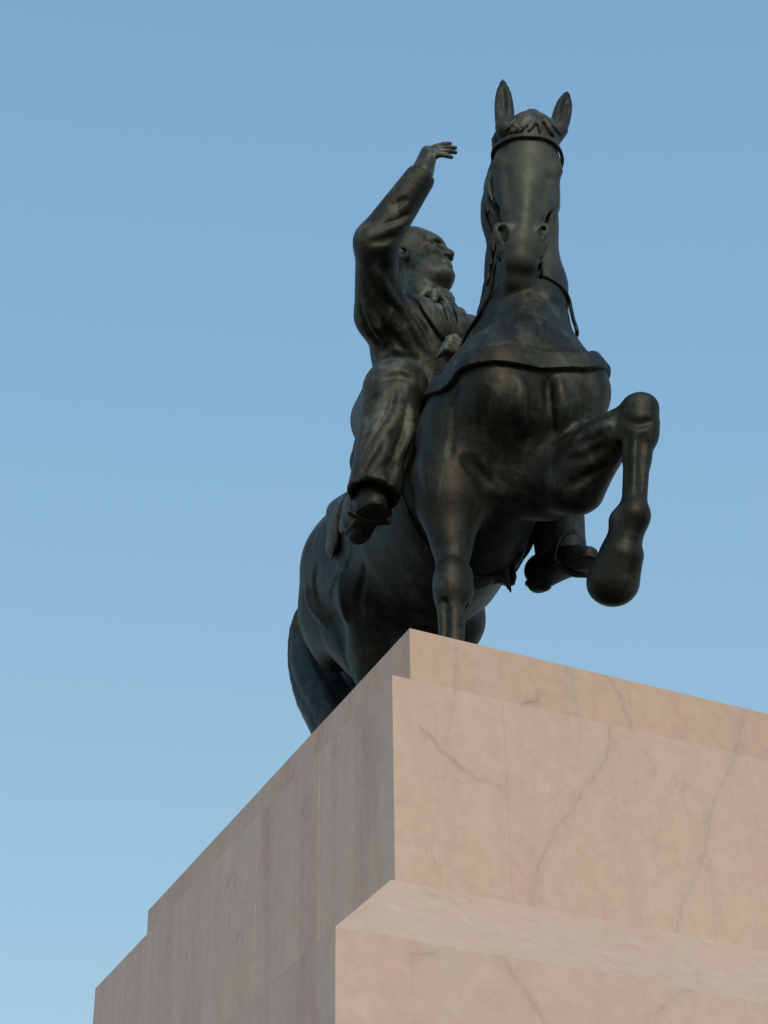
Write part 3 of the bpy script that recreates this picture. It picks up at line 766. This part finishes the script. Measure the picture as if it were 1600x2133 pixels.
# forelock
FF = Field((.5, -.3, 3.1), (1.3, .45, 3.95), .0065)
for px0, py0, px1, py1, px2, py2 in ((1098, 233, 1082, 250, 1060, 279), (1104, 232, 1090, 258, 1068, 283), (1108, 230, 1098, 255, 1082, 280), (1113, 230, 1110, 258, 1100, 276),
                                     (1118, 231, 1122, 255, 1124, 278), (1122, 232, 1134, 255, 1144, 279), (1127, 233, 1142, 252, 1158, 274), (1130, 236, 1150, 255, 1166, 284),
                                     (1094, 235, 1074, 252, 1052, 270), (1126, 238, 1138, 262, 1152, 288)):
    pts = [H_(px0, py0 + 8), H_((px0 + px1) / 2, (py0 + py1) / 2 + 4), H_(px1, py1), H_((px1 + px2) / 2, (py1 + py2) / 2), H_(px2, py2)]
    pts = HF.snap(crv(pts, 9), .008)
    FF.chain(list(pts), [.020, .021, .021, .020, .018, .016, .013, .009, .005], .008)
tuft = HF.snap(crv([V(.90, .30, 3.66), V(.89, .18, 3.70), H_(1112, 240)], 6), .01)
FF.chain(list(tuft), [.03] * 6, .02)
sculpt("forelock", FF, horse, BRONZE_SKIN, 1); del FF

# ---- saddle
SF = Field((.3, .95, 1.6), (1.6, 2.35, 3.0), .011)
mx = mid(1.65)
SF.ell((mx, 1.62, 2.46), (.30, .45, .10), k=.05)
SF.cap((mx, 1.22, 2.56), (mx, 1.16, 2.66), .10, .06, .06)
for s in (-1, 1): SF.cap((mx, 2.02, 2.62), (mx + s * .24, 1.93, 2.53), .06, .05, .05)
for s in (-1, 1):
    fl = HF.snap(np.array([V(mx + s * .40, 1.50, 2.26), V(mx + s * .5, 1.46, 2.0), V(mx + s * .5, 1.42, 1.8), V(mx + s * .42, 1.70, 2.26), V(mx + s * .5, 1.66, 2.0), V(mx + s * .5, 1.6, 1.8)]), .015)
    for a, b in ((0, 1), (1, 2), (3, 4), (4, 5), (0, 3), (1, 4), (2, 5)): SF.cap(fl[a], fl[b], .15, .15, .06, (V(s, 0, .25) / np.linalg.norm([1, 0, .25]), .2))
sculpt("saddle", SF, horse, BRONZE, 1); del SF

# ---- rider
PV = V(.95, 1.80, 2.58); NB = V(.955, 1.59, 3.38)
tu = nrm(NB - PV); tf = V(-.20, -.96, .0); tf = nrm(tf - tu * (tf @ tu)); tl = np.cross(tu, tf)
SR = V(.615, 1.55, 3.19); SL = V(1.20, 1.50, 3.15)
ER = PX(783, 505, .42); WR = PX(878, 366, .60)
EL = V(1.30, 1.30, 2.78); WL = PX(950, 748, .84)
KR = PX(825, 815, .45); AR = PX(782, 1010, .32); KL = V(1.42, 1.02, 2.20); AL = V(1.46, 1.06, 1.46)
HR = V(.72, 1.68, 2.52); HLh = V(1.14, 1.68, 2.52)

hc = PX(870, 548, .925)
fy = math.radians(40); hf = V(math.sin(fy), -math.cos(fy), .26); hf = nrm(hf); hl = nrm(np.cross(V(0, 0, 1), hf)); hu = np.cross(hf, hl)
HS = 1.16
def fp(f, l, u): return hc + (hf * f + hl * l + hu * u) * HS
FA = (hf, hl, hu)
RF = Field((.2, .55, 1.2), (1.65, 2.2, 4.2), .0062)
# inner body
RF.chain([PV, PV + (NB - PV) * .5, NB - tu * .14], [.20, .19, .20], .08, (tf, .8))
RF.cap(SR, SL, .11, .11, .06)
for a, b, c in ((SR, ER, WR), (SL, EL, WL)): RF.chain([a, b, c], [.10, .08, .055], .04)
for h_, k_, a_ in ((HR, KR, AR), (HLh, KL, AL)): RF.chain([h_, k_, a_ - V(0, -.02, .08)], [.15, .10, .07], .04)
RF.cap(NB - tu * .08, hc + hu * -.12 - hf * .035, .130, .118, .05)
# head
def RFe(c, r, ax_, k, sub=False): RF.ell(c, np.array(r) * HS, ax_, k * HS, sub)
def RFc(a, b, ra, rb, k, sub=False): RF.cap(a, b, ra * HS, rb * HS, k * HS, None, sub)
RFe(fp(-.052, 0, .082), (.166, .146, .180), FA, .004)      # hair
RFe(fp(-.03, 0, .070), (.180, .142, .160), FA, .03)
RFe(fp(.045, 0, -.055), (.116, .104, .175), FA, .05)
RFe(fp(.085, 0, .045), (.085, .100, .075), FA, .04)
RFe(fp(.118, 0, -.184), (.048, .056, .045), FA, .04)
RFe(fp(.045, 0, -.180), (.075, .072, .045), FA, .05)
for s in (-1, 1):
    RFc(fp(-.02, s * .098, -.06), fp(.082, s * .050, -.190), .040, .033, .04)
    RFe(fp(.102, s * .068, -.050), (.046, .038, .032), FA, .025)
    RFc(fp(.148, s * .018, .036), fp(.112, s * .088, .030), .020, .018, .022)
    RFe(fp(.152, s * .055, -.002), (.040, .042, .028), FA, .016, sub=True)
    RFe(fp(.112, s * .053, -.004), (.024, .027, .021), FA, .004)
    RFc(fp(.143, s * .030, .010), fp(.130, s * .082, .006), .0075, .0065, .006)
    RFc(fp(.138, s * .032, -.020), fp(.126, s * .078, -.020), .0065, .006, .006)
    RFe(fp(.163, s * .024, -.066), (.022, .016, .017), FA, .010)
    RFe(fp(.172, s * .013, -.082), (.010, .008, .009), FA, .006, sub=True)
    RFc(fp(.158, s * .030, -.082), fp(.138, s * .056, -.128), .006, .006, .016, sub=True)
    # ear
    ec = fp(-.028, s * .140, -.030)
    for a0 in range(12):
        a1 = 2 * math.pi * a0 / 12; a2 = a1 + math.pi / 6
        q1 = ec + hf * (-.026 * math.cos(a1) - .006 * math.sin(a1)) + hu * .052 * math.sin(a1) + hl * s * .012; q2 = ec + hf * (-.026 * math.cos(a2) - .006 * math.sin(a2)) + hu * .052 * math.sin(a2) + hl * s * .012
        RFc(q1, q2, .0115, .0115, .006)
    RFe(ec, (.028, .010, .05), FA, .012)
    RFe(ec - hu * .052 + hf * .008 + hl * s * .004, (.017, .012, .020), FA, .010)
    RFe(ec + hf * .014 + hl * s * .012 + hu * -.006, (.013, .012, .022), FA, .006, sub=True)
RFc(fp(.146, 0, .032), fp(.178, 0, -.045), .017, .021, .018)
RFe(fp(.183, 0, -.058), (.021, .021, .019), FA, .012)
RFe(fp(.138, 0, -.112), (.030, .045, .028), FA, .02)
RFc(fp(.153, -.028, -.118), fp(.153, .028, -.118), .0120, .0120, .010)
RFc(fp(.149, -.026, -.142), fp(.149, .026, -.142), .0130, .0130, .010)
RFc(fp(.164, -.045, -.1300), fp(.164, .045, -.1300), .0055, .0055, .005, sub=True)
RFc(fp(.160, -.022, -.163), fp(.160, .022, -.163), .010, .010, .014, sub=True)
for q in (.085, .102): RFc(fp(.148, -.05, q), fp(.148, .05, q), .004, .004, .008, sub=True)
# right hand, raised
KN = PX(893, 321, .650); TIP = PX(930, 303, .725); fd = nrm(TIP - KN); lat = nrm(UPV * .46 - RGT * .24 + FWD * .83); pn = nrm(np.cross(fd, lat))
if pn[2] > 0: pn = -pn
RF.cap(WR, WR + (KN - WR) * .3, .055, .054, .02)
for o in (-.045, -.015, .015, .045): RF.cap(WR + (KN - WR) * .25 + lat * o * .6, KN + lat * o, .052, .036, .02)
for o, l_, cu in ((-.062, .125, .75), (-.021, .160, .52), (.021, .170, .36), (.062, .150, .18)):
    a0 = KN + lat * o; p1 = a0 + fd * l_ * .42 + pn * l_ * .04; p2 = p1 + nrm(fd + pn * cu) * l_ * .33; p3 = p2 + nrm(fd + pn * cu * 1.7) * l_ * .25
    RF.chain([a0, p1, p2, p3], [.0205, .0185, .0165, .013], .005)
tb = WR + (KN - WR) * .35 + lat * .05
RF.chain([tb, tb + nrm(fd * .5 + lat * .8) * .07, tb + nrm(fd * .5 + lat * .8) * .07 + nrm(fd + lat * .2 + pn * .3) * .07], [.032, .024, .016], .015)
# left hand closed on the reins
RF.ell(WL + V(-.04, -.05, .0), (.075, .07, .06), k=.02)
for i in range(4):
    a0 = WL + V(-.02 - .012 * i, -.10, .04 - .03 * i); RF.chain([a0, a0 + V(-.07, -.02, -.005), a0 + V(-.08, .05, -.01)], [.019, .018, .015], .006)
RF.chain([WL + V(0, -.06, .06), WL + V(-.05, -.09, .075), WL + V(-.09, -.08, .06)], [.022, .020, .016], .008)
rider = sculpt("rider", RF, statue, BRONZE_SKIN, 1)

# jacket
JF = Field((.15, .7, 2.1), (1.6, 2.4, 3.95), .0085)
JF.ell(PV + V(0, .0, .02), (.30, .25, .26), (tl, tf, tu), .05)
JF.ell(PV + tu * .28, (.265, .215, .24), (tl, tf, tu), .08)
JF.ell(PV + tu * .52 + tf * .03 + tl * .01, (.335, .245, .28), (tl, tf, tu), .10)
JF.cap(SR + V(.03, 0, -.02), SL + V(-.03, 0, -.02), .135, .13, .10)
JF.cap(SR + V(.1, .02, .02), NB - tu * .03, .09, .10, .06); JF.cap(SL + V(-.1, .02, .02), NB - tu * .03, .09, .10, .06)
JF.chain([SR, ER], [.150, .118], .08)
JF.chain([ER, WR + (ER - WR) * .06], [.128, .092], .05)
JF.chain([SL, EL], [.14, .115], .08); JF.chain([EL, WL + (EL - WL) * .12], [.11, .078], .05)
JF.cap(WR + (ER - WR) * .03, WR + nrm(WR - ER) * .08, .070, .074, .008, sub=True)
# skirt of the coat over the hips
for s in (-1, 1):
    JF.cap(PV + tl * s * .14 + V(0, .02, -.02), PV + tl * s * .22 + V(0, .06, -.22), .20, .14, .06)
    JF.cap(PV + tl * s * .20 + V(0, -.10, .02), PV + tl * s * .28 + V(0, -.22, -.10), .16, .09, .06)
JF.cap(PV + V(0, .12, 0), PV + V(0, .20, -.16), .18, .12, .08)
# folds
vwd = -nrm(ray(790, 560))
for pix, r in (([(752, 630), (767, 675), (790, 711), (803, 735)], .016), ([(846, 640), (866, 668), (886, 700), (898, 725)], .015), ([(812, 690), (830, 715), (852, 735)], .014),
               ([(800, 750), (830, 742), (868, 748)], .014), ([(770, 560), (790, 600), (820, 640)], .016), ([(790, 655), (800, 690), (812, 730)], .012),
               ([(800, 470), (828, 462), (850, 448)], .010), ([(772, 505), (800, 500), (825, 490)], .012), ([(815, 430), (845, 415)], .008)):
    crease(JF, pix, r)
for pix, r in (([(760, 632), (777, 675), (800, 712)], .020), ([(838, 640), (856, 668), (876, 702), (890, 730)], .018), ([(782, 562), (804, 602), (834, 640)], .018), ([(805, 478), (832, 470), (856, 455)], .014)):
    crease(JF, pix, r, .04, .35, False)
# open front with lapels, collar
BT = PV + tu * .36 + tf * .235
ring = [NB + tu * (.03 + .035 * (-math.cos(a))) + tl * math.sin(a) * .155 + tf * (math.cos(a) * .14 - .01) for a in np.linspace(math.radians(50), math.radians(310), 14)]
JF.chain(ring, [.034] * 14, .015)
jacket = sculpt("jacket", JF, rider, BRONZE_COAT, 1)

# shirt front, collar, tie and lapels, laid over the chest
hj = JF.hit
strap("shirt_front", [hj(906, 634), hj(918, 655), hj(930, 680), hj(940, 700)], .12, .012, rider, JF, .001, 24, mat=BRONZE_SKIN)
strap("tie", [hj(921, 632), hj(931, 652), hj(939, 676), hj(946, 700)], .055, .026, rider, JF, .003, 24, mat=BRONZE_COAT)
strap("lapel", [hj(850, 600), hj(866, 614), hj(888, 642), hj(908, 668), hj(930, 698), hj(942, 716)], .095, .026, rider, JF, .004, 40, mat=BRONZE_COAT, taper=.25)
strap("lapel", [hj(944, 640), hj(955, 655), hj(962, 676), hj(958, 698), hj(950, 716)], .07, .026, rider, JF, .004, 40, mat=BRONZE_COAT)
SH = Field((.6, 1.2, 3.0), (1.3, 1.9, 3.75), .006)
ring = [NB + tu * (.055 - .012 * math.cos(a)) + tl * math.sin(a) * .142 + tf * (math.cos(a) * .140 + .012) for a in np.linspace(math.radians(14), math.radians(346), 18)]
SH.chain(ring, [.022] * 18, .008, (tu, 2.0))
for s in (-1, 1):
    r0 = ring[0 if s > 0 else -1]
    SH.chain([r0 + tu * .02, r0 + tl * s * .055 - tu * .075 + tf * .022, ring[4 if s > 0 else -5] - tu * .01], [.018, .013, .016], .02)
SH.cap(ring[0] * .5 + ring[-1] * .5 - tu * .01, ring[0] * .5 + ring[-1] * .5 - tu * .07 + tf * .025, .036, .024, .01)
sculpt("shirt_collar", SH, rider, BRONZE_SKIN, 1); del SH

# trousers
TR = Field((.1, .6, 1.2), (1.75, 2.1, 2.85), .0085)
for h_, k_, a_, s in ((HR, KR, AR, -1), (HLh, KL, AL, 1)):
    TR.cap(h_, k_, .215, .172, .06)
    TR.cap(k_, a_, .172, .135, .05); TR.cap(k_ + V(0, .12, -.10), a_ + V(0, .07, .02), .11, .10, .05)
    ax_ = nrm(a_ - k_)
    TR.cap(a_ - ax_ * .02, a_ + ax_ * .05, .136, .142, .01); 
    TR.cap(a_ + ax_ * .10, a_ + ax_ * .30, .112, .16, .01, sub=True); TR.box(a_ + ax_ * .24 + V(0, .03, 0), (.3, .3, .17), (V(1, 0, 0), nrm(np.cross(ax_, V(1, 0, 0))), ax_), .005, .008, sub=True)
for pix, r in (([(824, 817), (815, 857), (798, 885), (775, 922), (752, 962)], .018), ([(800, 912), (786, 943), (758, 978), (738, 1000)], .018), ([(763, 842), (790, 822)], .014),
               ([(850, 840), (845, 890), (825, 940), (805, 985)], .016), ([(770, 870), (760, 905), (750, 935)], .012), ([(862, 880), (856, 930), (842, 975)], .014), ([(800, 790), (830, 782), (858, 792)], .014), ([(826, 965), (812, 1000)], .012)):
    crease(TR, pix, r)
for pix, r in (([(834, 822), (826, 862), (808, 892), (784, 928), (762, 968)], .024), ([(810, 918), (795, 950), (768, 985)], .024), ([(856, 850), (852, 900), (834, 945)], .020)):
    crease(TR, pix, r, .04, .3, False)
sculpt("trousers", TR, rider, BRONZE_COAT, 1); del TR

# coat tail hanging behind the near leg
strap("coat_tail", [HF.hit(726, 1012), HF.hit(712, 1050), HF.hit(704, 1095), HF.hit(701, 1138), HF.hit(698, 1166)], .15, .022, rider, HF, .018, 40, mat=BRONZE_COAT, taper=.22)
# boots and stirrups
def boot(heel, toe, ank):
    B_ = Field(np.minimum(heel, toe) - .3, np.maximum(np.maximum(heel, toe), ank) + .25, .007)
    d = nrm(toe - heel); L_ = np.linalg.norm(toe - heel); up = nrm(V(0, 0, 1) - d * d[2]); sd__ = np.cross(d, up)
    B_.chain([ank, heel + up * .10 + d * .07], [.088, .082], .03)
    B_.chain([heel + d * .06 + up * .075, heel + d * L_ * .45 + up * .07, heel + d * L_ * .74 + up * .055, toe - d * .07 + up * .045], [.078, .078, .076, .058], .04, (up, .85))
    B_.chain([heel + d * .05 + up * .012, heel + d * L_ * .4 + up * .014, heel + d * L_ * .74 + up * .012, toe - d * .055 + up * .012], [.072, .066, .086, .064], .006, (up, .26))
    B_.cap(heel + d * .055 - up * .004, heel + d * .085 - up * .006, .056, .056, .006, (up, .6))
    sculpt("boot", B_, rider, BRONZE, 1)
    c = heel + d * L_ * .62
    st = [c + sd__ * math.cos(a) * .115 + up * (.05 + .17 * math.sin(a)) for a in np.linspace(math.radians(-12), math.radians(192), 24)]
    o = tube("stirrup", st, .010, rider, raw=True)
    tube("stirrup_tread", [c - sd__ * .112 + up * .015, c - up * .012, c + sd__ * .112 + up * .015], .020, rider, 14)
    return c + up * .22
sr = boot(PX(738, 1128, .33), V(.305, .93, 1.33), AR + V(0, .03, -.06))
sl = boot(PX(1108, 1226, 1.40), PX(1242, 1165, 1.49), AL + V(0, .04, -.05))
tube("stirrup_leather", [sr, sr + V(.04, .10, .35), V(.44, 1.40, 2.2)], .016, rider)
tube("stirrup_leather", [sl, sl + V(-.02, .10, .35), V(1.46, 1.42, 2.2)], .016, rider)

# reins
def rein(pix, first, last, lift=.012):
    pts = [first] + list(HF.snap(np.array([H_(*q) for q in pix]), lift)) + last
    P = crv(pts, 60)
    for _ in range(14): P[1:-1] = P[1:-1] * .4 + (P[:-2] + P[2:]) * .3
    d = HF.at(P); P = np.where((d < lift)[:, None], HF.snap(P, lift, 4), P)
    for _ in range(4): P[1:-1] = P[1:-1] * .4 + (P[:-2] + P[2:]) * .3
    return tube("rein", P, .011, horse, raw=True)
rein(((1027, 612), (1014, 636), (1000, 662)), hp(.945, -.13, -.185), [PX(984, 692, .80), PX(966, 734, .83), WL + V(-.05, -.06, 0)])
rein(((1190, 637), (1203, 662), (1212, 692)), hp(.945, .13, -.185), list(HF.snap(np.array([V(1.30, .66, 2.50), V(1.26, .86, 2.60)]), .012)) + [V(1.10, 1.0, 2.62), WL + V(-.02, -.06, .02)])
